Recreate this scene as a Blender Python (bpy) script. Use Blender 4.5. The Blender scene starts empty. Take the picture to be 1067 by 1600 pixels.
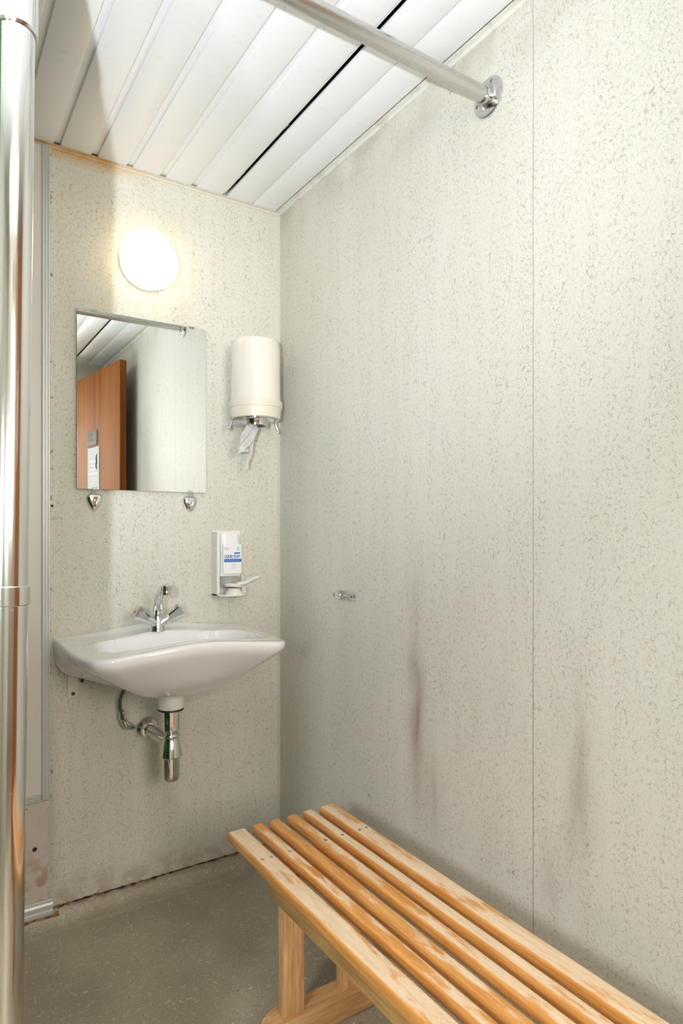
import bpy, bmesh, math, random
from math import sin, cos, pi, radians, exp
from mathutils import Vector, Matrix

random.seed(7)
C = bpy.context.scene.collection
scn = bpy.context.scene
H = 2.35

# ------------------------------------------------------------------ camera
cam_d = bpy.data.cameras.new('camera')
cam = bpy.data.objects.new('camera', cam_d)
C.objects.link(cam)
cam.location = (-1.1103, -2.1073, 1.1894)
cam.rotation_euler = (radians(90), 0, radians(-33.3135))
cam_d.sensor_fit = 'AUTO'
cam_d.sensor_width = 36
cam_d.lens = 1008.75 / 1600 * 36
cam_d.shift_y = 28.07 / 1600 * -1 * -1
cam_d.clip_start = 0.02
scn.camera = cam

# ------------------------------------------------------------------ light
world = bpy.data.worlds.new('world')
scn.world = world
world.use_nodes = True
world.node_tree.nodes['Background'].inputs[0].default_value = (0.85, 0.92, 1.0, 1)
world.node_tree.nodes['Background'].inputs[1].default_value = 0.30


def light(name, kind, loc, target, energy, color, **kw):
    d = bpy.data.lights.new(name, kind)
    d.energy = energy
    d.color = color
    for k, v in kw.items():
        setattr(d, k, v)
    o = bpy.data.objects.new(name, d)
    C.objects.link(o)
    o.location = loc
    o.rotation_euler = (Vector(target) - Vector(loc)).to_track_quat('-Z', 'Y').to_euler()
    return o


# photographer's flash, held left of the camera and tilted up
light('flash', 'SPOT', (-1.345, -2.10, 1.27), (-0.80, 0.0, 2.95), 145, (0.90, 0.955, 1.0),
      spot_size=radians(118), spot_blend=1.0, shadow_soft_size=0.014)
# added ambient fill just under the ceiling, behind the camera
light('room_fill', 'AREA', (-1.0, -2.35, 2.30), (-1.0, -2.35, 0), 8, (1.0, 0.985, 0.96),
      shape='RECTANGLE', size=1.0, size_y=0.35)
# added warm fill beyond the open doorway, brightens the walls evenly
light('doorway_fill', 'AREA', (-0.68, -3.95, 1.75), (-0.68, 0.0, 1.60), 40, (1.0, 0.92, 0.79),
      shape='RECTANGLE', size=0.9, size_y=0.9)

# added side fill left of the camera, lifts the right wall and bench
light('side_fill', 'AREA', (-1.90, -1.85, 1.20), (0.0, -1.40, 0.25), 20, (0.95, 0.965, 1.0),
      shape='RECTANGLE', size=0.15, size_y=0.5)

scn.view_settings.view_transform = 'Standard'
scn.view_settings.look = 'None'
scn.view_settings.gamma = 1
scn.view_settings.exposure = 0.07
scn.view_settings.use_curve_mapping = False


# ------------------------------------------------------------------ node helpers
class NT:
    def __init__(self, name):
        self.m = bpy.data.materials.new(name)
        self.m.use_nodes = True
        self.t = self.m.node_tree
        self.b = self.t.nodes['Principled BSDF']

    def n(self, kind, **kw):
        x = self.t.nodes.new(kind)
        for k, v in kw.items():
            setattr(x, k, v)
        return x

    def put(self, sock, v):
        if v is None:
            return
        if isinstance(v, bpy.types.NodeSocket):
            self.t.links.new(v, sock)
        elif isinstance(v, (tuple, list)) and len(v) == 3 and sock.type == 'RGBA':
            sock.default_value = (*v, 1)
        else:
            sock.default_value = v

    def math(self, op, a, b=None, c=None, clamp=False):
        x = self.n('ShaderNodeMath', operation=op)
        x.use_clamp = clamp
        self.put(x.inputs[0], a)
        self.put(x.inputs[1], b)
        self.put(x.inputs[2], c)
        return x.outputs[0]

    def vmath(self, op, a, b=None):
        x = self.n('ShaderNodeVectorMath', operation=op)
        self.put(x.inputs[0], a)
        self.put(x.inputs[1], b)
        return x.outputs[0]

    def mix(self, f, a, b, mode='MIX'):
        x = self.n('ShaderNodeMix', data_type='RGBA', blend_type=mode)
        self.put(x.inputs['Factor'], f)
        self.put(x.inputs[6], a)
        self.put(x.inputs[7], b)
        return x.outputs[2]

    def xyz(self, x, y, z):
        c = self.n('ShaderNodeCombineXYZ')
        self.put(c.inputs[0], x)
        self.put(c.inputs[1], y)
        self.put(c.inputs[2], z)
        return c.outputs[0]

    def sep(self, v):
        s = self.n('ShaderNodeSeparateXYZ')
        self.put(s.inputs[0], v)
        return s.outputs

    def noise(self, v, scale, detail=2, rough=0.5, color=False):
        x = self.n('ShaderNodeTexNoise')
        self.put(x.inputs['Vector'], v)
        x.inputs['Scale'].default_value = scale
        x.inputs['Detail'].default_value = detail
        x.inputs['Roughness'].default_value = rough
        return x.outputs['Color' if color else 'Fac']

    def voro(self, v, scale, feature='F1', rnd=1.0, out='Distance'):
        x = self.n('ShaderNodeTexVoronoi', feature=feature)
        self.put(x.inputs['Vector'], v)
        x.inputs['Scale'].default_value = scale
        x.inputs['Randomness'].default_value = rnd
        return x.outputs[out]

    def ramp(self, f, lo, hi, a=0.0, b=1.0, smooth=True):
        x = self.n('ShaderNodeMapRange')
        if smooth:
            x.interpolation_type = 'SMOOTHSTEP'
        self.put(x.inputs[0], f)
        x.inputs[1].default_value = lo
        x.inputs[2].default_value = hi
        x.inputs[3].default_value = a
        x.inputs[4].default_value = b
        return x.outputs[0]

    def pos(self):
        return self.n('ShaderNodeNewGeometry').outputs['Position']

    def obj(self):
        return self.n('ShaderNodeTexCoord').outputs['Object']

    def bump(self, h, strength=0.3, dist=0.001):
        x = self.n('ShaderNodeBump')
        x.inputs['Strength'].default_value = strength
        x.inputs['Distance'].default_value = dist
        self.put(x.inputs['Height'], h)
        self.put(self.b.inputs['Normal'], x.outputs[0])

    def set(self, **kw):
        names = dict(color='Base Color', rough='Roughness', metal='Metallic', spec='Specular IOR Level', coat='Coat Weight',
                     coat_r='Coat Roughness', trans='Transmission Weight', ior='IOR', alpha='Alpha', aniso='Anisotropic',
                     emit='Emission Color', emit_s='Emission Strength', sss='Subsurface Weight')
        for k, v in kw.items():
            self.put(self.b.inputs[names[k]], v)
        return self.m


def simple(name, color, rough=0.5, metal=0.0, **kw):
    return NT(name).set(color=color, rough=rough, metal=metal, **kw)


def blob(t, u, v, u0, v0, a, b):
    du = t.math('DIVIDE', t.math('SUBTRACT', u, u0), a)
    dv = t.math('DIVIDE', t.math('SUBTRACT', v, v0), b)
    r = t.math('ADD', t.math('MULTIPLY', du, du), t.math('MULTIPLY', dv, dv))
    return t.math('EXPONENT', t.math('MULTIPLY', r, -1.0))


# ------------------------------------------------------------------ wallpaper
def wallpaper(name, axis, stains=True):
    t = NT(name)
    s = t.sep(t.pos())
    u = s[0] if axis == 'x' else s[1]
    v = s[2]
    uv = t.xyz(u, v, 0.0 if axis == 'x' else 3.7)
    wob = t.vmath('MULTIPLY', t.vmath('SUBTRACT', t.noise(uv, 130, 1, color=True), (0.5, 0.5, 0.5)), (0.007, 0.007, 0.0))
    w = t.vmath('ADD', uv, wob)
    wa = t.vmath('MULTIPLY', w, (1.0, 0.52, 1.0))
    # long branching strokes
    e1 = t.voro(wa, 125, 'DISTANCE_TO_EDGE')
    l1 = t.ramp(e1, 0.03, 0.085, 1, 0)
    m1 = t.ramp(t.noise(t.vmath('MULTIPLY', uv, (1.0, 0.7, 1.0)), 130, 2), 0.505, 0.55)
    f1 = t.math('MULTIPLY', l1, m1)
    # short ticks
    e2 = t.voro(t.vmath('ADD', wa, (5.3, 2.1, 0.0)), 240, 'DISTANCE_TO_EDGE')
    l2 = t.ramp(e2, 0.05, 0.12, 1, 0)
    m2 = t.ramp(t.noise(t.vmath('ADD', uv, (9.1, 3.3, 0.0)), 270, 2), 0.51, 0.56)
    f2 = t.math('MULTIPLY', t.math('MULTIPLY', l2, m2), 0.6)
    fl = t.math('MAXIMUM', f1, f2)
    col_mod = t.ramp(t.noise(t.vmath('MULTIPLY', uv, (1.0, 0.10, 1.0)), 45, 1), 0.35, 0.62, 0.5, 1.0)
    fl = t.math('MULTIPLY', fl, col_mod)
    tint = t.ramp(t.noise(uv, 28, 2), 0.40, 0.62)
    fcol = t.mix(tint, (0.29, 0.28, 0.23), (0.36, 0.31, 0.16))
    big = t.noise(t.vmath('MULTIPLY', uv, (1.0, 0.25, 1.0)), 5, 3)
    base = t.mix(t.ramp(big, 0.3, 0.7), (0.648, 0.642, 0.565), (0.695, 0.682, 0.625))
    # green in the corner, greyer towards the door
    grn = (t.ramp(u, -1.1, -0.15) if axis == 'y' else 1.0)
    base = t.mix(grn, t.mix(0.6, base, (0.675, 0.650, 0.600)), base) if axis == 'y' else base
    col = t.mix(t.math('MULTIPLY', fl, 0.62), base, fcol)
    # dirt
    nz = t.noise(t.vmath('MULTIPLY', uv, (1.0, 0.22, 1.0)), 26, 3)
    nf = t.ramp(nz, 0.25, 0.75, 0.35, 1.2)
    if axis == 'y':
        d = t.math('MULTIPLY', blob(t, u, v, -0.775, 0.86, 0.035, 0.20), 0.30)
        d2 = t.math('MULTIPLY', blob(t, u, v, -0.785, 0.64, 0.028, 0.15), 0.55)
        d3 = t.math('MULTIPLY', blob(t, u, v, -0.845, 0.53, 0.030, 0.12), 0.30)
        d4 = t.math('MULTIPLY', blob(t, u, v, -1.285, 0.66, 0.035, 0.18), 0.42)
        d5 = t.math('MULTIPLY', blob(t, u, v, -1.215, 0.47, 0.02, 0.10), 0.22)
        d6 = t.math('MULTIPLY', blob(t, u, v, -1.0, 0.80, 0.25, 0.35), 0.10)
        dd = t.math('ADD', t.math('ADD', d, d2), t.math('ADD', d3, t.math('ADD', d4, t.math('ADD', d5, d6))))
        dd = t.math('MULTIPLY', dd, nf, clamp=True)
        col = t.mix(dd, col, (0.22, 0.155, 0.115))
        # grime at the top against the ceiling and in the corner
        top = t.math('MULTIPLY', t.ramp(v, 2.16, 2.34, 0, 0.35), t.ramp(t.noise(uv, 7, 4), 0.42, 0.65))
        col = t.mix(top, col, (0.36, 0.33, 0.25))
        # board joint
        wv = t.math('MULTIPLY', t.math('SUBTRACT', t.noise(t.xyz(0.0, v, 0.0), 2.0, 1), 0.5), 0.006)
        ds = t.math('ABSOLUTE', t.math('SUBTRACT', u, t.math('ADD', wv, -1.1705)))
        seam = t.ramp(ds, 0.0007, 0.0016, 0.75, 0)
        low = t.ramp(v, 1.1, 0.75)
        scol = t.mix(low, (0.30, 0.30, 0.27), (0.25, 0.15, 0.07))
        col = t.mix(seam, col, scol)
        h = t.math('SUBTRACT', t.math('MULTIPLY', fl, 1.0), t.math('MULTIPLY', seam, 2.0))
    else:
        edge = t.math('MULTIPLY', t.ramp(v, 0.16, 0.055, 0, 0.55), t.ramp(t.noise(uv, 20, 4), 0.4, 0.6, 0.3, 1))
        col = t.mix(edge, col, (0.33, 0.25, 0.16))
        st = t.math('MULTIPLY', blob(t, u, v, -0.775, 0.35, 0.02, 0.4), 0.5)
        col = t.mix(t.math('MULTIPLY', st, nf, clamp=True), col, (0.36, 0.31, 0.20))
        st = t.math('MULTIPLY', blob(t, u, v, -0.43, 0.33, 0.05, 0.22), 0.16)
        col = t.mix(t.math('MULTIPLY', st, nf, clamp=True), col, (0.30, 0.23, 0.15))
        top = t.math('MULTIPLY', t.ramp(v, 2.30, 2.35, 0, 0.8), t.ramp(u, -0.45, -0.62))
        col = t.mix(top, col, (0.62, 0.36, 0.12))
        # chips along the edge of the paper
        ch = t.math('MULTIPLY', t.ramp(u, -0.764, -0.770), t.ramp(t.noise(uv, 60, 3), 0.60, 0.64))
        col = t.mix(ch, col, (0.33, 0.22, 0.12))
        h = fl
    t.bump(h, 0.35, 0.0006)
    return t.set(color=col, rough=0.55, spec=0.35)


M = {}
M['paper_x'] = wallpaper('wallpaper_back', 'x')
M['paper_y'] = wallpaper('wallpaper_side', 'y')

# floor
t = NT('vinyl_floor')
p = t.pos()
n1 = t.noise(p, 3.2, 4)
n2 = t.noise(p, 160, 2)
wob = t.vmath('MULTIPLY', t.vmath('SUBTRACT', t.noise(p, 22, 2, color=True), (0.5, 0.5, 0.5)), (0.05, 0.05, 0.05))
e = t.voro(t.vmath('ADD', p, wob), 42, 'DISTANCE_TO_EDGE')
fk = t.math('MULTIPLY', t.ramp(e, 0.02, 0.06, 1, 0), t.ramp(t.noise(p, 60, 2), 0.57, 0.62))
sp = t.voro(p, 95, 'F1')
spk = t.math('MULTIPLY', t.ramp(sp, 0.12, 0.2, 1, 0), t.ramp(t.noise(p, 40, 1), 0.54, 0.6))
dk = t.math('MULTIPLY', t.ramp(t.voro(t.vmath('ADD', p, (3.0, 1.0, 0.0)), 60), 0.10, 0.18, 1, 0), t.ramp(t.noise(p, 33, 1), 0.58, 0.62))
c = t.mix(t.ramp(n1, 0.3, 0.7), (0.35, 0.30, 0.22), (0.50, 0.44, 0.335))
c = t.mix(t.ramp(n2, 0.3, 0.7, 0, 0.35), c, (0.20, 0.17, 0.125))
c = t.mix(t.math('MULTIPLY', fk, 0.6), c, (0.68, 0.63, 0.52))
c = t.mix(t.math('MULTIPLY', spk, 0.5), c, (0.66, 0.62, 0.53))
c = t.mix(t.math('MULTIPLY', dk, 0.6), c, (0.07, 0.06, 0.045))
s = t.sep(p)
# worn pale line where the floor turns up into the cove, dark dirt at its top edge
crn = t.math('ABSOLUTE', t.math('ADD', s[1], 0.050))
crease = t.math('MULTIPLY', t.ramp(crn, 0.002, 0.012, 0.45, 0), t.ramp(t.noise(p, 18, 3), 0.35, 0.6, 0.2, 1))
c = t.mix(crease, c, (0.52, 0.50, 0.42))
top = t.math('MULTIPLY', t.ramp(s[2], 0.034, 0.05, 0, 0.8), t.ramp(t.noise(p, 30, 4), 0.42, 0.58, 0.15, 1))
c = t.mix(top, c, (0.07, 0.045, 0.03))
t.bump(n2, 0.1, 0.0005)
M['floor'] = t.set(color=c, rough=t.ramp(n1, 0.3, 0.7, 0.36, 0.5))

# white painted metal ceiling
t = NT('ceiling_white')
p = t.pos()
g = t.ramp(t.noise(p, 55, 3), 0.62, 0.72, 0, 0.10)
M['ceil'] = t.set(color=t.mix(g, (0.83, 0.845, 0.87), (0.45, 0.42, 0.38)), rough=0.42)
M['plenum'] = simple('plenum_dark', (0.012, 0.011, 0.010), 0.9)
t = NT('grey_wool')
M['wool'] = t.set(color=t.mix(t.ramp(t.noise(t.pos(), 140, 4), 0.4, 0.6), (0.08, 0.08, 0.085), (0.6, 0.6, 0.62)), rough=0.9)
t = NT('stained_trim')
s = t.sep(t.pos())
f = t.math('MULTIPLY', t.ramp(s[0], -0.45, -0.66, 0.1, 1), t.ramp(t.noise(t.pos(), 30, 3), 0.3, 0.7, 0.5, 1))
M['trim_stain'] = t.set(color=t.mix(f, (0.68, 0.66, 0.60), (0.62, 0.38, 0.15)), rough=0.5)
t = NT('cornice_paint')
g = t.ramp(t.noise(t.pos(), 24, 4), 0.5, 0.68, 0, 0.35)
M['cornice'] = t.set(color=t.mix(g, (0.72, 0.71, 0.66), (0.42, 0.38, 0.30)), rough=0.5)


def steel(name, base, rough, axis=2):
    t = NT(name)
    p = t.obj()
    sc = [160, 160, 160]
    sc[axis] = 2
    br = t.noise(t.vmath('MULTIPLY', p, tuple(float(x) for x in sc)), 1.0, 2)
    sc2 = t.ramp(t.noise(p, 60, 3), 0.70, 0.76, 0, 0.15)
    r = t.math('ADD', t.ramp(br, 0.3, 0.7, rough * 0.97, rough * 1.03), sc2)
    return t.set(color=base, metal=1.0, rough=r)


M['post'] = steel('brushed_steel_post', (0.74, 0.73, 0.72), 0.13, 2)
M['rail'] = steel('brushed_steel_rail', (0.58, 0.57, 0.55), 0.27, 0)
M['chrome'] = simple('chrome', (0.80, 0.80, 0.81), 0.07, 1.0)
M['chrome2'] = simple('chrome_worn', (0.62, 0.62, 0.63), 0.15, 1.0)
M['mirror'] = simple('mirror_glass', (0.86, 0.90, 0.88), 0.0, 1.0)
M['mirror_edge'] = simple('mirror_edge', (0.18, 0.24, 0.21), 0.25)
t = NT('ceramic')
M['ceramic'] = t.set(color=(0.84, 0.835, 0.86), rough=0.12, coat=0.6, coat_r=0.04)
M['white'] = simple('white_plastic', (0.82, 0.81, 0.78), 0.3)
M['cream'] = simple('cream_plastic', (0.78, 0.755, 0.69), 0.24, coat=0.3)
M['cream2'] = simple('cream_plastic_band', (0.74, 0.70, 0.60), 0.35)
M['clear'] = simple('clear_plastic', (0.88, 0.90, 0.88), 0.12, trans=0.85, ior=1.15)
M['tissue'] = simple('tissue_paper', (0.88, 0.88, 0.88), 0.9)
M['black'] = simple('black_rubber', (0.012, 0.012, 0.012), 0.5)
M['dark'] = simple('dark_hole', (0.03, 0.025, 0.022), 0.7)
M['red'] = simple('red_dot', (0.70, 0.06, 0.03), 0.4)
M['blue'] = simple('blue_print', (0.035, 0.13, 0.50), 0.4)
M['paleblue'] = simple('pale_blue_print', (0.45, 0.62, 0.82), 0.4)
M['teal'] = simple('teal_print', (0.08, 0.45, 0.40), 0.4)
M['bag'] = simple('soap_bag_film', (0.86, 0.87, 0.89), 0.35)
M['greyprint'] = simple('grey_print', (0.35, 0.36, 0.38), 0.5)
M['screw'] = simple('screw_steel', (0.42, 0.38, 0.34), 0.35, 1.0)
M['screw_dark'] = simple('screw_dark', (0.10, 0.085, 0.07), 0.5, 0.8)
M['green'] = simple('green_laminate', (0.05, 0.20, 0.04), 0.3)
M['lintel'] = simple('beige_paint', (0.62, 0.57, 0.48), 0.6)
M['hall'] = simple('corridor_paint', (0.62, 0.56, 0.48), 0.6)
M['hallfloor'] = simple('corridor_floor', (0.24, 0.17, 0.12), 0.5)
M['alu'] = simple('grey_profile', (0.56, 0.585, 0.57), 0.38, 0.25)
M['plate'] = simple('grey_plaque', (0.20, 0.19, 0.185), 0.8, spec=0.1)
M['paper'] = simple('white_paper', (0.62, 0.62, 0.67), 0.9, spec=0.1)
M['ink'] = simple('black_ink', (0.05, 0.05, 0.07), 0.6)

# lamp glass
t = NT('opal_glass_lit')
M['lamp'] = t.set(color=(0.9, 0.88, 0.82), rough=0.2, emit=(1.0, 0.74, 0.42), emit_s=3.3)

# white panel with rust and dirt low down
t = NT('panel_white')
p = t.pos()
s = t.sep(p)
g = t.ramp(t.noise(t.vmath('MULTIPLY', p, (1.0, 1.0, 0.3)), 6, 3), 0.35, 0.7)
M['panel'] = t.set(color=t.mix(g, (0.68, 0.65, 0.62), (0.72, 0.64, 0.59)), rough=0.35)
t = NT('panel_lower')
p = t.pos()
s = t.sep(p)
g = t.math('MULTIPLY', t.ramp(t.noise(p, 22, 4), 0.48, 0.62), t.ramp(s[2], 0.28, 0.10, 0.12, 1.0))
c = t.mix(t.math('MULTIPLY', g, 0.7), (0.60, 0.53, 0.47), (0.34, 0.15, 0.08))
g2 = t.math('MULTIPLY', t.ramp(t.noise(p, 70, 3), 0.72, 0.75), 0.9)
c = t.mix(g2, c, (0.10, 0.03, 0.02))
M['panel_low'] = t.set(color=c, rough=0.5)


def door_wood():
    t = NT('door_veneer')
    p = t.pos()
    g = t.noise(t.vmath('MULTIPLY', p, (30.0, 30.0, 1.6)), 1.0, 4, 0.6)
    g2 = t.noise(t.vmath('MULTIPLY', p, (7.0, 7.0, 0.25)), 1.0, 1)
    c = t.mix(t.ramp(g, 0.3, 0.7), (0.17, 0.045, 0.006), (0.30, 0.090, 0.014))
    c = t.mix(t.ramp(g2, 0.35, 0.65, 0, 0.5), c, (0.38, 0.125, 0.022))
    return t.set(color=c, rough=0.6, spec=0.12)


M['door'] = door_wood()


def pine(name, axis, worn, patch=0.5):
    """beech wood: orange varnish, worn pale on the upper faces; axis = grain direction"""
    t = NT(name)
    oi = t.n('ShaderNodeObjectInfo')
    off = t.vmath('MULTIPLY', t.xyz(oi.outputs['Random'], oi.outputs['Random'], oi.outputs['Random']), (13.0, 7.0, 5.0))
    p = t.vmath('ADD', t.obj(), off)
    sc = [1.0, 1.0, 1.0]
    sc[axis] = 0.06
    g = t.noise(t.vmath('MULTIPLY', p, tuple(sc)), 130, 4, 0.6)
    sc[axis] = 0.10
    pores = t.noise(t.vmath('MULTIPLY', p, tuple(sc)), 520, 2)
    sc[axis] = 0.22
    wn = t.noise(t.vmath('MULTIPLY', p, tuple(sc)), 34, 5, 0.65)
    wl = t.noise(t.vmath('MULTIPLY', p, tuple(sc)), 9, 2)
    varn = t.mix(t.ramp(g, 0.3, 0.7), (0.60, 0.25, 0.055), (0.78, 0.385, 0.12))
    pale = t.mix(t.ramp(g, 0.3, 0.7), (0.76, 0.555, 0.365), (0.86, 0.67, 0.475))
    bev = t.n('ShaderNodeBevel')
    bev.samples = 4
    bev.inputs['Radius'].default_value = 0.006
    nz = t.sep(t.n('ShaderNodeNewGeometry').outputs['Normal'])[2]
    bz = t.sep(bev.outputs[0])[2]
    up = t.math('MULTIPLY', t.ramp(nz, 0.80, 0.97), t.ramp(bz, 0.84, 0.97))
    k = t.math('ADD', t.math('MULTIPLY', wn, 0.75), t.math('MULTIPLY', wl, 0.35 * patch * 2))
    k = t.math('ADD', k, t.math('MULTIPLY', t.math('SUBTRACT', up, 1.0), 0.30))
    f = t.ramp(k, 0.62 - worn, 0.72 - worn)
    c = t.mix(f, varn, pale)
    c = t.mix(t.ramp(pores, 0.60, 0.70, 0, 0.28), c, (0.34, 0.16, 0.06))
    t.bump(t.math('ADD', pores, f), 0.12, 0.0004)
    return t.set(color=c, rough=t.ramp(f, 0, 1, 0.32, 0.6), spec=0.4)


M['slat_pale'] = pine('beech_worn', 1, 0.20)
M['slat_mid'] = pine('beech_half_worn', 1, 0.125)
M['slat_orange'] = pine('beech_varnished', 1, 0.07)
t_leg = NT('beech_leg')
g = t_leg.noise(t_leg.vmath('MULTIPLY', t_leg.obj(), (1.0, 1.0, 0.07)), 120, 4, 0.6)
t_leg.bump(g, 0.1, 0.0004)
M['leg'] = t_leg.set(color=t_leg.mix(t_leg.ramp(g, 0.32, 0.68), (0.60, 0.32, 0.125), (0.82, 0.52, 0.25)), rough=0.42)
t_ft = NT('beech_foot')
g = t_ft.noise(t_ft.vmath('MULTIPLY', t_ft.obj(), (0.07, 1.0, 1.0)), 120, 4, 0.6)
t_ft.bump(g, 0.1, 0.0004)
M['foot'] = t_ft.set(color=t_ft.mix(t_ft.ramp(g, 0.32, 0.68), (0.52, 0.27, 0.11), (0.74, 0.45, 0.21)), rough=0.42)
t_ap = NT('beech_apron')
g = t_ap.noise(t_ap.vmath('MULTIPLY', t_ap.obj(), (1.0, 0.07, 1.0)), 120, 4, 0.6)
M['apron'] = t_ap.set(color=t_ap.mix(t_ap.ramp(g, 0.32, 0.68), (0.40, 0.21, 0.065), (0.56, 0.34, 0.13)), rough=0.42)


# ------------------------------------------------------------------ mesh helpers
def link_mesh(name, bm, mat, parent=None, smooth=False, loc=None):
    me = bpy.data.meshes.new(name)
    bmesh.ops.recalc_face_normals(bm, faces=bm.faces)
    bm.to_mesh(me)
    bm.free()
    for m in (mat if isinstance(mat, (list, tuple)) else [mat]):
        me.materials.append(m)
    if smooth:
        for f in me.polygons:
            f.use_smooth = True
        try:
            me.set_sharp_from_angle(angle=radians(smooth if smooth is not True else 40))
        except Exception:
            pass
    o = bpy.data.objects.new(name, me)
    C.objects.link(o)
    if parent is not None:
        o.parent = parent
        # geometry is written in world space: undo the parent's offset
        o.matrix_parent_inverse = Matrix.Translation(-world_loc(parent))
    return o


def world_loc(o):
    v = Vector(o.location)
    q = o.parent
    if q is not None and o.type == 'EMPTY':
        v += world_loc(q)
    if o.type != 'EMPTY':
        return Vector((0, 0, 0)) if o.parent is not None or o.location.length == 0 else Vector(o.location)
    return v


def box(bm, a, b, bevel=0.0, seg=2, mi=0):
    x0, y0, z0 = a
    x1, y1, z1 = b
    vs = [bm.verts.new(v) for v in [(x0, y0, z0), (x1, y0, z0), (x1, y1, z0), (x0, y1, z0), (x0, y0, z1), (x1, y0, z1), (x1, y1, z1), (x0, y1, z1)]]
    fs = [bm.faces.new([vs[i] for i in f]) for f in [(3, 2, 1, 0), (4, 5, 6, 7), (0, 1, 5, 4), (1, 2, 6, 5), (2, 3, 7, 6), (3, 0, 4, 7)]]
    for f in fs:
        f.material_index = mi
    if bevel:
        es = list({e for f in fs for e in f.edges})
        r = bmesh.ops.bevel(bm, geom=es, offset=bevel, segments=seg, affect='EDGES', profile=0.5)
        for f in r['faces']:
            f.material_index = mi
    return fs


def boxobj(name, a, b, mat, parent=None, bevel=0.0, seg=3):
    bm = bmesh.new()
    box(bm, a, b, bevel, seg)
    return link_mesh(name, bm, mat, parent, smooth=bool(bevel))


def frame_for(d):
    d = Vector(d).normalized()
    a = Vector((0, 0, 1)) if abs(d.z) < 0.9 else Vector((1, 0, 0))
    x = a.cross(d).normalized()
    return x, d.cross(x).normalized(), d


def lathe(bm, origin, axis, prof, n=48, cap0=True, cap1=True, sx=1.0, sy=1.0, mi=0):
    """prof: list of (distance along axis, radius)"""
    x, y, d = frame_for(axis)
    o = Vector(origin)
    rings = []
    for h, r in prof:
        rings.append([bm.verts.new(o + d * h + x * (cos(2 * pi * i / n) * r * sx) + y * (sin(2 * pi * i / n) * r * sy)) for i in range(n)])
    for a, b in zip(rings, rings[1:]):
        for i in range(n):
            f = bm.faces.new((a[i], a[(i + 1) % n], b[(i + 1) % n], b[i]))
            f.material_index = mi
    if cap0 and prof[0][1] > 1e-6:
        bm.faces.new(rings[0][::-1]).material_index = mi
    if cap1 and prof[-1][1] > 1e-6:
        bm.faces.new(rings[-1]).material_index = mi
    return rings


def tube(bm, pts, rad, n=16, caps=True, mi=0):
    pts = [Vector(p) for p in pts]
    rads = rad if isinstance(rad, (list, tuple)) else [rad] * len(pts)
    prev = None
    rings = []
    for i, p in enumerate(pts):
        d = (pts[min(i + 1, len(pts) - 1)] - pts[max(i - 1, 0)]).normalized()
        if prev is None:
            x, y, _ = frame_for(d)
        else:
            x = (prev - d * prev.dot(d)).normalized()
            y = d.cross(x)
        prev = x
        rings.append([bm.verts.new(p + x * (cos(2 * pi * k / n) * rads[i]) + y * (sin(2 * pi * k / n) * rads[i])) for k in range(n)])
    for a, b in zip(rings, rings[1:]):
        for i in range(n):
            bm.faces.new((a[i], a[(i + 1) % n], b[(i + 1) % n], b[i])).material_index = mi
    if caps:
        bm.faces.new(rings[0][::-1]).material_index = mi
        bm.faces.new(rings[-1]).material_index = mi


def catmull(pts, n=8):
    P = [Vector(p) for p in pts]
    P = [P[0] * 2 - P[1]] + P + [P[-1] * 2 - P[-2]]
    out = []
    for i in range(1, len(P) - 2):
        for k in range(n):
            s = k / n
            a, b, c_, d = P[i - 1], P[i], P[i + 1], P[i + 2]
            out.append(0.5 * ((2 * b) + (c_ - a) * s + (2 * a - 5 * b + 4 * c_ - d) * s * s + (3 * b - a - 3 * c_ + d) * s ** 3))
    out.append(P[-2])
    return out


def prism(bm, poly, axis, a, b, mi=0):
    """extrude a 2-D polygon along x / y / z between a and b"""
    def P(u, v, w):
        return {'x': (w, u, v), 'y': (u, w, v), 'z': (u, v, w)}[axis]
    A = [bm.verts.new(P(u, v, a)) for u, v in poly]
    B = [bm.verts.new(P(u, v, b)) for u, v in poly]
    n = len(poly)
    for i in range(n):
        bm.faces.new((A[i], A[(i + 1) % n], B[(i + 1) % n], B[i])).material_index = mi
    bm.faces.new(A[::-1]).material_index = mi
    bm.faces.new(B).material_index = mi


def thing(name, label, cat, loc=(0, 0, 0), group=None):
    o = bpy.data.objects.new(name, None)
    o.empty_display_size = 0.05
    C.objects.link(o)
    o.location = loc
    o['label'] = label
    o['category'] = cat
    if group:
        o['group'] = group
    return o


def struct(name, bm, mat, smooth=False):
    o = link_mesh(name, bm, mat, None, smooth)
    o['kind'] = 'structure'
    return o


def sbox(name, a, b, mat, bevel=0.0):
    bm = bmesh.new()
    box(bm, a, b, bevel)
    return struct(name, bm, mat)


# ------------------------------------------------------------------ the room
X0, Y1 = -1.95, -2.67
sbox('wall_back', (X0 - 0.1, 0.0, 0.0), (0.1, 0.1, H + 0.12), M['paper_x'])
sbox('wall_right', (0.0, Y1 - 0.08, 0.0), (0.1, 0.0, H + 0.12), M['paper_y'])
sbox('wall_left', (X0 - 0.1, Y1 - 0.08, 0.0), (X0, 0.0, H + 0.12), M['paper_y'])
bm = bmesh.new()   # entrance wall with an open doorway
box(bm, (-0.205, Y1 - 0.08, 0.0), (0.0, Y1, H + 0.12))
box(bm, (X0, Y1 - 0.08, 0.0), (-1.06, Y1, H + 0.12))
box(bm, (-1.06, Y1 - 0.08, 2.23), (-0.205, Y1, H + 0.12))
struct('wall_front', bm, M['lintel'])
# green laminate cubicle wall that runs left from the post
sbox('wall_partition', (X0, -1.062, 0.06), (-1.0215, -1.022, 2.10), M['green'], 0.003)

sbox('wall_shower', (X0, -1.022, 0.06), (X0 + 0.02, -0.002, 2.2), M['green'])

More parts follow.
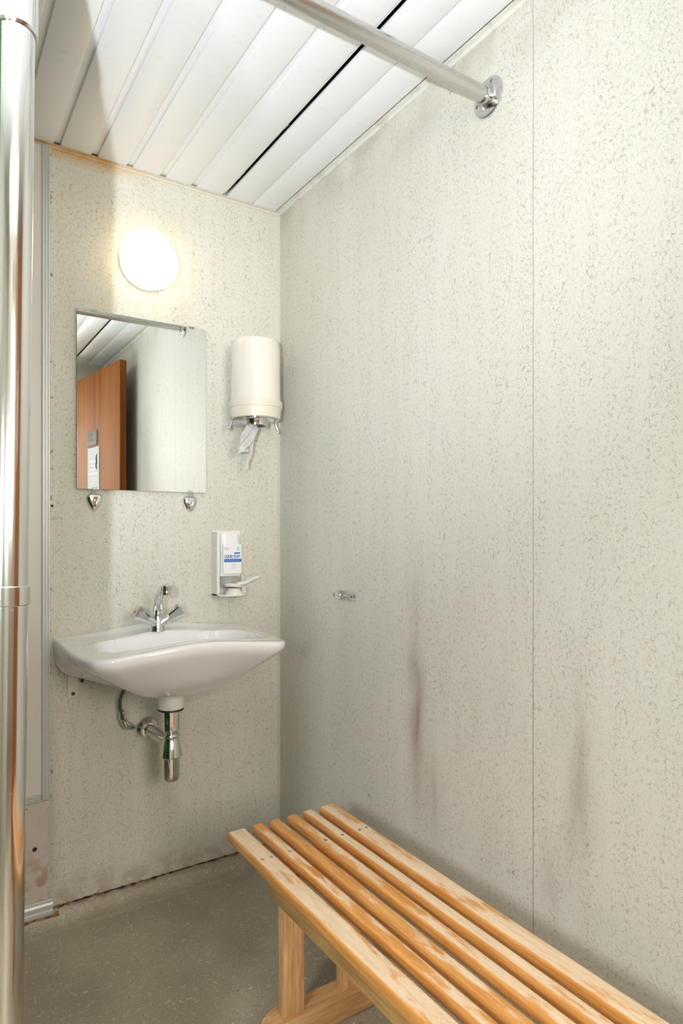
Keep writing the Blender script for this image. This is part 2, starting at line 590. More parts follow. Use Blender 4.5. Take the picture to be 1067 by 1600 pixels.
# floor with a coved upstand along the walls
bm = bmesh.new()
R_ = 0.05
arc = [(-R_ + R_ * sin(a), R_ - R_ * cos(a)) for a in [radians(x) for x in range(0, 91, 15)]]
prof = [(Y1 - 1.5, 0.0), (-R_ - 0.4, 0.0)] + arc     # (y, z)
rows = []
NX = 60
for (yy, zz) in prof:
    rows.append([bm.verts.new((X0 + (0 - X0) * i / NX, yy, zz + (0.003 * sin(i * 1.7) * sin(i * .63) if zz > R_ * .99 else 0))) for i in range(NX + 1)])
for a, b in zip(rows, rows[1:]):
    for i in range(NX):
        bm.faces.new((a[i], a[i + 1], b[i + 1], b[i]))
pr = [(-R_ + R_ * sin(a), R_ - R_ * cos(a) + 0.0005) for a in [radians(x) for x in range(0, 91, 15)]]
rows = []
for (xx, zz) in pr:
    rows.append([bm.verts.new((xx, yy, zz)) for yy in (Y1, -0.05, -0.002)])
for a, b in zip(rows, rows[1:]):
    for i in range(2):
        bm.faces.new((a[i], a[i + 1], b[i + 1], b[i]))
fl = struct('floor', bm, M['floor'], smooth=True)
sbox('floor_slab', (X0 - 0.1, Y1 - 1.6, -0.08), (0.1, 0.1, -0.004), M['plenum'])['label'] = 'floor slab'

# ceiling of white metal planks running towards the camera
bm = bmesh.new()
joints = [(-0.018, 0.0), (-0.113, 0.0025), ]
ch_left = [-0.227, -0.338, -0.445, -0.552, -0.660, -0.768, -0.876, -0.984, -1.092, -1.20, -1.308, -1.416, -1.524, -1.632, -1.740, -1.848]
CW = 0.019
YE = -0.009


def plank(x0, x1, flange_left, flange_right):
    """flat pan with rounded shoulders; flange_* = how far the recessed flange reaches beyond the shoulder"""
    r = 0.0022
    prof = []
    d = 0.007
    if flange_left:
        prof += [(x0 - flange_left, H + d), (x0 - 0.0005, H + d)]
    else:
        prof += [(x0, H + d)]
    prof += [(x0, H + r), (x0 + r * .3, H + r * .3), (x0 + r, H), (x1 - r, H), (x1 - r * .3, H + r * .3), (x1, H + r)]
    prof += [(x1, H + d)]
    if flange_right:
        prof += [(x1 + flange_right, H + d)]
    base = [(prof[-1][0], H + d + 0.001), (prof[0][0], H + d + 0.001)]
    prism(bm, prof + base, 'y', Y1, YE)


plank(-0.111, -0.0185, 0, 0)
plank(-0.208, -0.1135, 0, 0)
prev_left = -0.216
for i, cl in enumerate(ch_left):
    right_edge = cl                      # plank lies to the left of its channel
    left_edge = (ch_left[i + 1] + CW) if i + 1 < len(ch_left) else X0
    # its flange crosses the channel on its right; the first stops short and leaves the open slot
    plank(left_edge, right_edge, 0, (CW - 0.0100) if i == 0 else (CW + 0.002))
    prev_left = left_edge
for f in bm.faces:
    f.material_index = 0
box(bm, (X0 - 0.1, Y1 - 0.1, H + 0.06), (0.1, 0.1, H + 0.07), mi=1)
ceil = struct('ceiling', bm, [M['ceil'], M['plenum']], smooth=30)
# loose mineral wool showing in the open slot
for k, (ya, yb) in enumerate([(-0.455, -0.375), (-0.16, -0.03)]):
    bm = bmesh.new()
    n = 9
    pts = [(-0.2122 + random.uniform(-.001, .001), ya + (yb - ya) * i / n, H + 0.018 + random.uniform(-.002, .002)) for i in range(n + 1)]
    tube(bm, pts, [0.003 + random.uniform(-.001, .002) for _ in pts], 8)
    o = link_mesh('insulation_tuft', bm, M['wool'], None, smooth=True)
    o['label'] = ['longer grey insulation tuft in the black ceiling slot nearest the mirror wall', 'short grey insulation tuft halfway along the black ceiling slot'][1 - k]
    o['category'] = 'insulation'
    o['group'] = 'insulation tufts in the ceiling slot'

# edge trims where ceiling meets walls
bm = bmesh.new()
prism(bm, [(0.0, H - 0.010), (-0.003, H - 0.010), (-0.003, H - 0.0025), (-0.013, H - 0.0025), (-0.013, H - 0.0008), (0.0, H - 0.0008)], 'x', X0, 0.0)
struct('trim_1', bm, M['trim_stain'])
bm = bmesh.new()
prism(bm, [(0.0, H - 0.012), (-0.004, H - 0.012), (-0.006, H - 0.004), (-0.018, H - 0.0025), (-0.018, H - 0.0006), (0.0, H - 0.0006)], 'y', Y1, -0.003)
struct('trim_2', bm, M['cornice'])
# soft paper-covered bead in the corner of the two walls
bm = bmesh.new()
prism(bm, [(0.0, 0.0), (-0.008, 0.0), (-0.0055, -0.0025), (-0.0025, -0.0055), (0.0, -0.008)], 'z', 0.05, H - 0.012)
struct('trim_3', bm, simple('corner_bead', (0.60, 0.605, 0.51), 0.5), smooth=60)

# corridor outside the doorway
sbox('wall_corridor', (-2.4, -4.15, 0.0), (0.6, -4.05, 2.7), M['hall'])
sbox('floor_corridor', (-2.4, -4.15, -0.02), (0.6, Y1 - 0.08, 0.002), M['hallfloor'])
sbox('ceiling_corridor', (-2.4, -4.15, 2.62), (0.6, Y1 - 0.08, 2.7), M['ceil'])
sbox('wall_corridor_left', (-2.5, -4.15, 0.0), (-2.4, Y1 - 0.08, 2.7), M['hall'])
sbox('wall_corridor_right', (0.6, -4.15, 0.0), (0.7, Y1 - 0.08, 2.7), M['hall'])

# ------------------------------------------------------------------ service panel at the left of the back wall
sp = thing('access_panel', 'white service panel with grey edging seen behind the steel post', 'panel', (-1.0, 0, 0.04))
XL = -1.35
boxobj('upper_panel', (XL, -0.008, 0.400), (-0.797, -0.0005, H - 0.012), M['panel'], sp)


def grooved(name, axis, lo, hi, a0, a1, parent, depth=0.014, mitre=0.0):
    """aluminium edge strip with grooves; section runs lo..hi"""
    w = hi - lo
    sec = [(0, 0), (0, .7), (.12, 1), (.30, 1), (.34, .8), (.40, .8), (.44, 1), (.62, 1), (.66, .8), (.72, .8), (.76, 1), (.92, 1), (1, .6), (1, 0)]
    bm = bmesh.new()
    pts = [(lo + w * s_, -0.0005 - depth * h_) for s_, h_ in sec]
    if axis == 'z':      # vertical strip: section in x-y
        prism(bm, pts, 'z', a0, a1)
    else:                # horizontal strip: section in y-z
        prism(bm, [(h_, s_) for s_, h_ in pts], 'x', a0, a1)
    return link_mesh(name, bm, M['alu'], parent)


grooved('edge_trim', 'z', -0.801, -0.776, 0.386, H - 0.012, sp, 0.013)
grooved('edge_trim', 'x', 0.380, 0.402, XL, -0.802, sp, 0.013)
lp = boxobj('lower_panel', (XL, -0.005, 0.083), (-0.783, -0.0005, 0.379), M['panel_low'], sp)
bm = bmesh.new()
lathe(bm, (-0.8185, -0.0052, 0.2405), (0, -1, 0), [(0, 0.0068), (0.0007, 0.0062)], 20)
link_mesh('hole', bm, M['dark'], lp)
bm = bmesh.new()
prism(bm, [(-0.0005, .036), (-.013, .036), (-.015, .040), (-.015, .050), (-.0135, .052), (-.0135, .058), (-.015, .060), (-.015, .068), (-.012, .074), (-.012, .080), (-.009, .083), (-0.0005, .083)], 'x', XL, -0.770)
link_mesh('plinth', bm, M['alu'], sp)
# crumbling board edge under the plinth
bm = bmesh.new()
n = 26
xs = [XL + (-0.752 - XL) * i / n for i in range(n + 1)]
poly = [(x, 0.036) for x in xs[::-1]] + [(x, 0.024 + random.uniform(-.006, .007)) for x in xs]
prism(bm, poly, 'y', -0.0075, -0.0005)
t = NT('broken_board')
M['broken'] = t.set(color=t.mix(t.ramp(t.noise(t.pos(), 60, 4), 0.4, 0.6), (0.42, 0.25, 0.14), (0.14, 0.08, 0.05)), rough=0.9)
link_mesh('broken_edge', bm, M['broken'], sp)

# dark ragged gap between wallpaper and coved floor
bm = bmesh.new()
n = 90
xs = [-0.768 + 0.768 * i / n for i in range(n + 1)]
lo, hi = [], []
for x in xs:
    k = max(0, 1 - (x + 0.77) / 0.45)
    lo.append((x, 0.0485 - random.random() ** 3 * 0.006 * (0.3 + k)))
    hi.append((x, 0.0520 + random.random() ** 2 * 0.0035 * (0.3 + k)))
prism(bm, lo + hi[::-1], 'y', -0.0016, 0.001)
t = NT('gap_dirt')
M['gap'] = t.set(color=t.mix(t.ramp(t.noise(t.pos(), 45, 4), 0.42, 0.6), (0.035, 0.02, 0.012), (0.24, 0.15, 0.09)), rough=0.9)
struct('trim_4', bm, M['gap'])

# ------------------------------------------------------------------ steel post, rail
px, py = -0.9972, -1.042
post = thing('steel_post', 'tall polished steel post with a collar at the left edge', 'post', (px, py, 0))


def xpost(z):
    return px + 0.0112 * (z - 1.2)


bm = bmesh.new()
tube(bm, [(xpost(z), py, z) for z in (0.004, 0.5, 1.0, 1.5, 1.965)], 0.0272, 64)
link_mesh('tube', bm, M['post'], post, smooth=True)
bm = bmesh.new()
ax = (0.0112, 0, 1)
lathe(bm, (xpost(1.079), py, 1.079), ax, [(0, .0273), (0, .0292), (.0012, .0302), (.0275, .0302), (.0288, .0292), (.0288, .0273)], 64, False, False)
link_mesh('collar', bm, M['post'], post, smooth=30)
bm = bmesh.new()
lathe(bm, (xpost(1.925), py, 1.925), ax, [(0, .0275), (0, .0294), (.003, .0312), (.17, .0312), (.20, .0312), (.27, .0312), (.285, .020), (.287, 0.0001)], 64, False, True)
link_mesh('sleeve', bm, M['post'], post, smooth=30)
bm = bmesh.new()
lathe(bm, (xpost(0), py, 0.0005), (0, 0, 1), [(0, .058), (.004, .058), (.006, .053), (.007, .031), (.03, .030), (.032, .0275)], 48, True, False)
link_mesh('floor_flange', bm, M['post'], post, smooth=30)

ry, rz = -1.0415, 2.194
rail = thing('steel_rail', 'round steel rail from the post to a flange on the right wall', 'rail', (-0.5, ry, rz))
bm = bmesh.new()
tube(bm, [(-0.951, ry, rz - 0.004), (-0.6, ry, rz - 0.002), (-0.3, ry, rz), (-0.004, ry, rz)], 0.0172, 48)
link_mesh('tube', bm, M['rail'], rail, smooth=True)
bm = bmesh.new()
lathe(bm, (-0.0005, ry, rz), (-1, 0, 0), [(0, .0435), (.0012, .0445), (.0030, .0440), (.0042, .0410), (.0046, .0265), (.0075, .0225), (.0200, .0215), (.0215, .0205), (.0215, .0175)], 64, True, False)
fla = link_mesh('flange', bm, M['chrome2'], rail, smooth=25)
for k in range(3):
    a = radians(68 + 120 * k)
    bm = bmesh.new()
    lathe(bm, (-0.0050, ry - cos(a) * 0.0335, rz + sin(a) * 0.0335), (-1, 0, 0), [(0, .0048), (.0009, .0046), (.0018, .0030), (.0019, .0001)], 20)
    link_mesh('screw', bm, M['screw'], fla, smooth=True)

# rail's left length beyond the post, over the partition
bm = bmesh.new()
tube(bm, [(X0 + 0.002, ry, rz - 0.006), (-1.019, ry, rz - 0.004)], 0.0172, 32)
link_mesh('tube', bm, M['rail'], rail, smooth=True)

# ------------------------------------------------------------------ globe lamp
lamp = thing('wall_lamp', 'round glowing opal glass wall lamp above the mirror', 'lamp', (-0.49, 0, 2.052))
bm = bmesh.new()
lathe(bm, (-0.489, -0.0005, 2.052), (0, -1, 0), [(0, .086), (.013, .086), (.016, .082)], 64)
link_mesh('base', bm, M['white'], lamp, smooth=30)
bm = bmesh.new()
pr = [(0.0150, 0.0815)] + [(0.048 - 0.048 * cos(a) * .72, 0.0945 * sin(a) ** .9 if a < pi / 2 else 0.0945 * sin(a)) for a in [radians(x) for x in range(50, 90, 8)]]
pr += [(0.048 + 0.046 * sin(a), 0.0945 * cos(a)) for a in [radians(x) for x in range(0, 89, 6)]] + [(0.094, 0.0004)]
lathe(bm, (-0.489, 0, 2.052), (0, -1, 0), pr, 72)
link_mesh('glass_shade', bm, M['lamp'], lamp, smooth=60)

# ------------------------------------------------------------------ mirror
mx0, mx1, mz0, mz1 = -0.702, -0.2865, 1.316, 1.871
mir = thing('wall_mirror', 'rectangular frameless mirror on clips below the round lamp', 'mirror', (-0.494, 0, 1.316))
bm = bmesh.new()
fs = box(bm, (mx0, -0.012, mz0), (mx1, -0.007, mz1), mi=1)
fs[2].material_index = 0
link_mesh('glass', bm, [M['mirror'], M['mirror_edge']], mir)
boxobj('backing', (mx0 + .03, -0.0068, mz0 + .03), (mx1 - .03, -0.0008, mz1 - .03), M['black'], mir)
for cx in (-0.648, -0.340):
    bm = bmesh.new()
    # shield-shaped chrome clip under the mirror
    out = []
    for k in range(36):
        a = 2 * pi * k / 36
        r = 0.0235 * (1 + 0.13 * cos(3 * (a - pi / 2 + pi))) ** 1
        out.append((cos(a) * r * 1.0, sin(a) * r * 1.12))
    cz = mz0 - 0.036
    rings = []
    for sc, yy in ((1.0, -0.0005), (1.0, -0.006), (0.93, -0.0095), (0.72, -0.0125), (0.36, -0.0135), (0.34, -0.009)):
        rings.append([bm.verts.new((cx + u * sc, yy, cz + v * sc)) for u, v in out])
    for a_, b_ in zip(rings, rings[1:]):
        for i in range(36):
            bm.faces.new((a_[i], a_[(i + 1) % 36], b_[(i + 1) % 36], b_[i]))
    bm.faces.new(rings[-1])
    clip = link_mesh('clip', bm, M['chrome'], mir, smooth=50)
    bm = bmesh.new()
    lathe(bm, (cx, -0.0092, cz), (0, -1, 0), [(0, .0055), (.0025, .0050), (.0035, .0020), (.0035, .0001)], 20)
    link_mesh('screw', bm, M['screw'], clip, smooth=True)
    bm = bmesh.new()
    box(bm, (cx - .010, -0.0135, mz0 - .016), (cx + .010, -0.0125, mz0 + .006), 0.0004, 1)
    box(bm, (cx - .010, -0.0135, mz0 - .0175), (cx + .010, -0.002, mz0 - .016), 0.0004, 1)
    link_mesh('clear_tab', bm, M['clear'], mir)
for cx in (-0.651, -0.338):
    bm = bmesh.new()
    prism(bm, [(cx - .011, mz1 + .0015), (cx - .0085, mz1 - .004), (cx + .0085, mz1 - .004), (cx + .011, mz1 + .0015)], 'y', -0.0145, -0.0125)
    box(bm, (cx - .009, -0.0145, mz1 + .0003), (cx + .009, -0.001, mz1 + .0018))
    link_mesh('top_clip', bm, M['screw'], mir)

# ------------------------------------------------------------------ wash basin
bas = thing('wash_basin', 'white ceramic wash basin with wavy front on the papered wall', 'sink', (-0.467, 0, 0.70))
SX = -0.467
half = [(0.301, -0.0015), (0.3005, -0.06), (0.3000, -0.13), (0.2990, -0.20), (0.2975, -0.27), (0.2945, -0.33), (0.286, -0.378), (0.270, -0.412), (0.243, -0.432), (0.205, -0.442), (0.15, -0.455), (0.09, -0.465), (0.03, -0.469)]
front = [(-x, y) for x, y in half] + [(x, y) for x, y in half[::-1]]
front = [(v.x, v.y) for v in catmull([(x, y, 0) for x, y in front], 8)]
nb = 48
back = [(0.301 - 0.602 * k / nb, -0.0015) for k in range(1, nb)]
outline = front + back


def deck(x, y):
    """height of the rim surface"""
    a = x / 0.30
    crown = 0.026 * exp(-(a / 0.62) ** 2 * 1.15)
    z = 0.862 + crown
    if y > -0.19:     # tap ledge is a little lower than the back lip
        z -= 0.012 * min(1, max(0, (-0.012 - y) / 0.03)) * exp(-(a / 0.75) ** 4) * min(1, max(0, (y + 0.19) / 0.05))
    z -= 0.006 * max(0, abs(a) - 0.6) / 0.4 * min(1, -y / 0.3)
    return z


def top_z(x, y):
    z = deck(x, y)
    d = (abs(x) / 0.232) ** 2.6 + (abs(y + 0.272) / 0.142) ** 2.6
    if d < 1:
        z -= 0.125 * (1 - d ** 1.1) ** 0.62
    # broad soft lip round the bowl
    if 1 <= d < 1.5:
        z += 0.0015 * sin((d - 1) / 0.5 * pi)
    return z


bm = bmesh.new()
cx0, cy0 = 0.0, -0.262
rings = []
N = len(outline)
dc = (0.0, -0.225)
under = [(1.0, -.158, -.158), (0.93, -.157, -.157), (0.82, -.150, -.154), (0.70, -.139, -.149), (0.58, -.124, -.142), (0.46, -.105, -.134),
         (0.35, -.086, -.124), (0.26, -.070, -.117), (0.18, -.056, -.112), (0.115, -.045, -.107), (0.065, -.036, -.098), (0.03, -.028, -.082), (0.008, -.020, -.055), (0.0, -.012, -.025)]


def smooth01(v):
    v = max(0.0, min(1.0, v))
    return v * v * (3 - 2 * v)


for g_, dzf, dzw in under:
    ring = []
    for (x, y) in outline:
        tx, ty = dc[0] + x * 0.16, dc[1] + (y - dc[1]) * 0.2
        xx = x + (tx - x) * g_
        yy = y + (ty - y) * g_
        if y > -0.002 and g_ < 0.30:
            yy = -0.0015
        # blunt, deep skirt where the sides meet the wall; thin rim at the front
        k = smooth01(1 + y / 0.24)
        dz = dzf + (dzw - dzf) * k
        zz = 0.862 + (deck(x, y) - 0.862) * max(0, 1 - g_ * 2.5) + dz
        ring.append(bm.verts.new((SX + xx, yy, zz)))
    rings.append(ring)
# rolled rim then the top surface
for off, dz in ((0.0, -0.006), (0.003, -0.0015), (0.008, 0.0)):
    ring = []
    for (x, y) in outline:
        d = Vector((cx0 - x, cy0 - y))
        d.normalize()
        X_, Y_ = x + d.x * off, y + d.y * off
        if y > -0.002:
            X_, Y_ = x * (1 - off * 2), -0.0015 - off * .6
        ring.append(bm.verts.new((SX + X_, Y_, deck(X_, Y_) + dz)))
    rings.append(ring)
last = [(v.co.x - SX, v.co.y) for v in rings[-1]]
KR = 64
for k in range(1, KR + 1):
    s_ = 1 - k / (KR + 0.6)
    ring = []
    for (x, y) in last:
        X_, Y_ = cx0 + (x - cx0) * s_, cy0 + (y - cy0) * s_
        ring.append(bm.verts.new((SX + X_, Y_, top_z(X_, Y_))))
    rings.append(ring)
for a_, b_ in zip(rings, rings[1:]):
    for i in range(N):
        bm.faces.new((a_[i], a_[(i + 1) % N], b_[(i + 1) % N], b_[i]))
bm.faces.new(rings[0][::-1])
bm.faces.new(rings[-1])
bowl = link_mesh('bowl', bm, M['ceramic'], bas, smooth=70)

# overflow slot on the back slope of the bowl
bm = bmesh.new()
oy, ox = -0.1905, -0.492 - SX
zo = top_z(ox, oy)
e_ = 0.004
nrm = Vector((0, -(top_z(ox, oy + e_) - top_z(ox, oy - e_)) / (2 * e_), 1)).normalized()
if nrm.y > 0:
    nrm = -nrm
tx_ = Vector((1, 0, 0))
ty_ = nrm.cross(tx_).normalized()
cpos = Vector((SX + ox, oy, zo)) + nrm * 0.0006
outl = []
for k in range(24):
    a = 2 * pi * k / 24
    outl.append((0.0085 * (1 if cos(a) > 0 else -1) * (1 if abs(cos(a)) > 1e-6 else 0) + 0.0052 * cos(a), 0.0052 * sin(a)))
for sc, mi_, up_ in ((1.25, 0, 0.0), (1.0, 1, 0.0006)):
    vs = [bm.verts.new(cpos + tx_ * u * sc + ty_ * v * sc + nrm * up_) for u, v in outl]
    vb = [bm.verts.new(cpos + tx_ * u * sc + ty_ * v * sc - nrm * 0.002) for u, v in outl]
    f = bm.faces.new(vs)
    f.material_index = mi_
    for i in range(24):
        bm.faces.new((vs[i], vs[(i + 1) % 24], vb[(i + 1) % 24], vb[i])).material_index = mi_
link_mesh('overflow', bm, [M['ceramic'], simple('overflow_shadow', (0.16, 0.15, 0.16), 0.3, 0.6)], bas)
bm = bmesh.new()
lathe(bm, (SX, -0.262, top_z(0, -0.262) - .001), (0, 0, 1), [(0, .031), (.003, .030), (.0035, .024), (.001, .020), (.001, .0001)], 32)
link_mesh('drain', bm, M['chrome'], bas, smooth=30)
# wall bracket under the left side
bm = bmesh.new()
box(bm, (-0.727, -0.004, 0.676), (-0.697, -0.0005, 0.80), 0.001, 1)
box(bm, (-0.727, -0.04, 0.775), (-0.700, -0.0005, 0.779))
brk = link_mesh('bracket', bm, M['cream'], bas)
bm = bmesh.new()
lathe(bm, (-0.711, -0.004, 0.688), (0, -1, 0), [(0, .0058), (.002, .0056), (.003, .0030), (.003, .0001)], 16)
link_mesh('screw', bm, M['screw_dark'], brk, smooth=True)
bm = bmesh.new()
box(bm, (-0.690, -0.02, 0.722), (-0.684, -0.006, 0.732))
link_mesh('bolt', bm, M['black'], brk)

# ------------------------------------------------------------------ tap
TX, TY = -0.4855, -0.115
TZ = top_z(TX - SX, TY) - 0.0012
tap = thing('mixer_tap', 'chrome two-handle mixer tap on the back ledge of the basin', 'tap', (TX, TY, TZ))
bm = bmesh.new()
lathe(bm, (TX, TY, TZ), (0, 0, 1), [(0, .0235), (.004, .0235), (.006, .0225), (.016, .0215), (.028, .0185), (.040, .0165), (.050, .0150), (.052, .0120)], 48)
link_mesh('body', bm, M['chrome'], tap, smooth=40)
bm = bmesh.new()
pts = catmull([(TX, TY, TZ + .046), (TX, TY - .003, TZ + .076), (TX, TY - .015, TZ + .104), (TX, TY - .038, TZ + .127), (TX, TY - .064, TZ + .137), (TX, TY - .082, TZ + .137)], 7)
nP = len(pts)
rd = [0.0160 - 0.003 * abs(sin(i / (nP - 1) * pi)) * .6 - .0008 * i / nP for i in range(nP)]
tube(bm, pts, rd, 28)
sp_ = link_mesh('spout', bm, M['chrome'], tap, smooth=True)
bm = bmesh.new()
lathe(bm, (TX, TY - .088, TZ + .150), (0, 0.10, -1), [(0, .0001), (.0005, .010), (.003, .0135), (.006, .0140), (.018, .0140), (.019, .0132), (.020, .0136), (.030, .0136), (.031, .0115), (.028, .0105)], 36, True, True)
link_mesh('aerator', bm, M['chrome'], sp_, smooth=30)
for sg in (-1, 1):
    o0 = Vector((TX, TY - .004, TZ + .018))
    d = Vector((sg * 0.80, -0.10, 0.52)).normalized()
    bm = bmesh.new()
    lathe(bm, o0, d, [(.008, .0135), (.030, .0125), (.040, .0110), (.046, .0100)], 28)
    arm = link_mesh('valve_stem', bm, M['chrome'], tap, smooth=40)
    x_, y_, d_ = frame_for(d)
    bm = bmesh.new()
    rs = []
    for h_, r_ in ((.038, .0092), (.041, .0108), (.060, .0150), (.084, .0225), (.0865, .0220), (.0875, .0200)):
        ring = []
        for k in range(8):
            a = 2 * pi * (k // 2) / 4 + (0.22 if k % 2 else -0.22) + pi / 4
            ring.append(bm.verts.new(o0 + d_ * h_ + x_ * cos(a) * r_ * 1.12 + y_ * sin(a) * r_ * 1.12))
        rs.append(ring)
    for a_, b_ in zip(rs, rs[1:]):
        for i in range(8):
            bm.faces.new((a_[i], a_[(i + 1) % 8], b_[(i + 1) % 8], b_[i]))
    bm.faces.new(rs[0][::-1])
    bm.faces.new(rs[-1])
    hd = link_mesh('handle', bm, M['chrome'], tap)
    bm = bmesh.new()
    lathe(bm, o0 + d * .0872, d, [(0, .0052), (.0009, .0050), (.0010, .0001)], 20)
    dot = link_mesh('temperature_mark', bm, M['red'] if sg < 0 else M['blue'], hd)
    dot['label'] = 'red dot' if sg < 0 else 'blue dot'

# ------------------------------------------------------------------ waste trap
WX, WY = -0.470, -0.195
trap = thing('bottle_trap', 'chrome bottle trap hanging below the wash basin', 'drain trap', (WX, WY, 0.43))
bm = bmesh.new()
lathe(bm, (WX, WY, 0.722), (0, 0, -1), [(0, .050), (.018, .044), (.024, .0395), (.066, .0385), (.070, .037)], 48)
link_mesh('ceramic_outlet', bm, M['ceramic'], trap, smooth=30)
bm = bmesh.new()
lathe(bm, (WX, WY, 0.653), (0, 0, -1), [(0, .0375), (.004, .0385), (.006, .0375)], 48)
link_mesh('rubber_seal', bm, M['black'], trap, smooth=True)
bm = bmesh.new()
lathe(bm, (WX, WY, 0.648), (0, 0, -1), [(0, .0275), (.036, .0270), (.056, .0255), (.060, .0265), (.064, .0240), (.068, .0195), (.080, .0190)], 48)
link_mesh('tailpiece', bm, M['chrome'], trap, smooth=35)
bm = bmesh.new()
lathe(bm, (WX, WY, 0.575), (0, 0, -1), [(0, .0200), (.001, .0250), (.004, .0268), (.008, .0262), (.010, .0240), (.016, .0240), (.020, .0262), (.066, .0335), (.069, .0320), (.069, .0265)], 48)
link_mesh('trap_body', bm, M['chrome'], trap, smooth=35)
bm = bmesh.new()
lathe(bm, (WX, WY, 0.510), (0, 0, -1), [(0, .0268), (.060, .0266), (.070, .0248), (.075, .0205), (.078, .0110), (.079, .0001)], 48)
link_mesh('bottle', bm, M['chrome'], trap, smooth=40)
bm = bmesh.new()
tube(bm, [(WX, WY + .018, 0.548), (-0.478, -0.10, 0.546), (-0.4835, -0.004, 0.545)], 0.0185, 32)
link_mesh('outlet_pipe', bm, M['chrome2'], trap, smooth=True)
bm = bmesh.new()
lathe(bm, (WX, WY + .017, 0.548), (-0.03, 1, 0), [(0, .0205), (.003, .0225), (.012, .0225), (.014, .0200)], 36)
link_mesh('outlet_nut', bm, M['chrome'], trap, smooth=30)
bm = bmesh.new()
lathe(bm, (-0.4855, -0.0008, 0.545), (0, -1, 0), [(0, .037), (.003, .0375), (.009, .034), (.013, .030), (.016, .026), (.020, .0225), (.030, .0220), (.031, .0185)], 48)
link_mesh('rosette', bm, M['chrome'], trap, smooth=50)

# ------------------------------------------------------------------ supply hose with valve
hose = thing('supply_valve', 'small chrome supply valve and thin hose left of the bottle trap', 'valve', (-0.545, 0, 0.57))
bm = bmesh.new()
hp = catmull([(-0.548, -0.075, 0.74), (-0.568, -0.060, 0.70), (-0.580, -0.045, 0.665), (-0.579, -0.035, 0.635), (-0.572, -0.030, 0.612)], 8)
tube(bm, hp, 0.0056, 14)
t = NT('braided_hose')
pz = t.obj()
M['braid'] = t.set(color=t.mix(t.ramp(t.voro(pz, 480), 0.2, 0.5), (0.40, 0.38, 0.34), (0.12, 0.11, 0.10)), metal=0.8, rough=0.4)
link_mesh('hose', bm, M['braid'], hose, smooth=True)
bm = bmesh.new()
dz_ = Vector((0.012, 0.0, -0.05)).normalized()
lathe(bm, (-0.573, -0.030, 0.620), dz_, [(0, .0075), (.001, .0095), (.011, .0100), (.012, .0140), (.026, .0145), (.028, .0110), (.034, .0100)], 8)
link_mesh('nut', bm, M['chrome2'], hose, smooth=20)
bm = bmesh.new()
tube(bm, [(-0.5655, -0.030, 0.588), (-0.560, -0.030, 0.575), (-0.548, -0.028, 0.568), (-0.534, -0.024, 0.560)], [.0105, .0125, .0115, .008], 24)
tube(bm, [(-0.556, -0.030, 0.571), (-0.553, -0.0008, 0.571)], 0.009, 20)
link_mesh('valve_body', bm, M['chrome2'], hose, smooth=True)

# ------------------------------------------------------------------ paper towel dispenser
DX, DY = -0.1375, -0.090
dis = thing('towel_dispenser', 'white cylindrical paper towel dispenser beside the mirror, tissue hanging out', 'dispenser', (DX, DY, 1.57))
bm = bmesh.new()
lathe(bm, (DX, DY, 1.628), (0, 0, 1), [(0, .0850), (.010, .0850), (.175, .0838), (.198, .0825), (.205, .0785), (.207, .070), (.208, .0001)], 72)
link_mesh('cover', bm, M['cream'], dis, smooth=30)
bm = bmesh.new()
lathe(bm, (DX, DY, 1.568), (0, 0, 1), [(.004, .0001), (.004, .075), (0, .079), (.002, .0835), (.030, .0880), (.036, .0880), (.0365, .0905), (.058, .0915), (.061, .0900), (.061, .084)], 72, True, False)
link_mesh('base_ring', bm, M['cream2'], dis, smooth=25)
bm = bmesh.new()
box(bm, (DX - .045, -0.012, 1.60), (DX + .045, -0.0008, 1.80), 0.002, 1)
link_mesh('wall_plate', bm, M['cream2'], dis)
bm = bmesh.new()
lathe(bm, (DX, DY, 1.5715), (0, 0, -1), [(0, .066), (.003, .0655), (.004, .045), (.006, .0435), (.020, .0405), (.024, .0400), (.024, .038), (.004, .038)], 56, True, False)
ch = link_mesh('chrome_nozzle', bm, M['chrome'], dis, smooth=25)
bm = bmesh.new()
for k in range(28):
    a = 2 * pi * k / 28
    lathe(bm, (DX + cos(a) * .0392, DY + sin(a) * .0392, 1.5485), (0, 0, -1), [(0, .0022), (.006, .0004)], 5)
link_mesh('teeth', bm, M['chrome'], ch)
# cranked bracket arms with screws
for sg in (-1, 1):
    bm = bmesh.new()
    y0_ = -0.075
    tube(bm, [(DX + sg * .079, y0_, 1.575), (DX + sg * .083, y0_ - .004, 1.556), (DX + sg * .092, y0_ - .004, 1.537)], 0.0042, 12)
    lathe(bm, (DX + sg * .094, y0_ - .002, 1.535), (0, -1, 0), [(0, .0062), (.006, .0062), (.007, .0045)], 16)
    link_mesh('bracket_arm', bm, M['chrome2'], dis, smooth=30)
bm = bmesh.new()
lathe(bm, (DX - .042, DY + .018, 1.560), (0, 0, -1), [(0, .040), (.002, .042), (.012, .040), (.014, .030)], 36)
link_mesh('clear_disc', bm, M['clear'], ch, smooth=30)


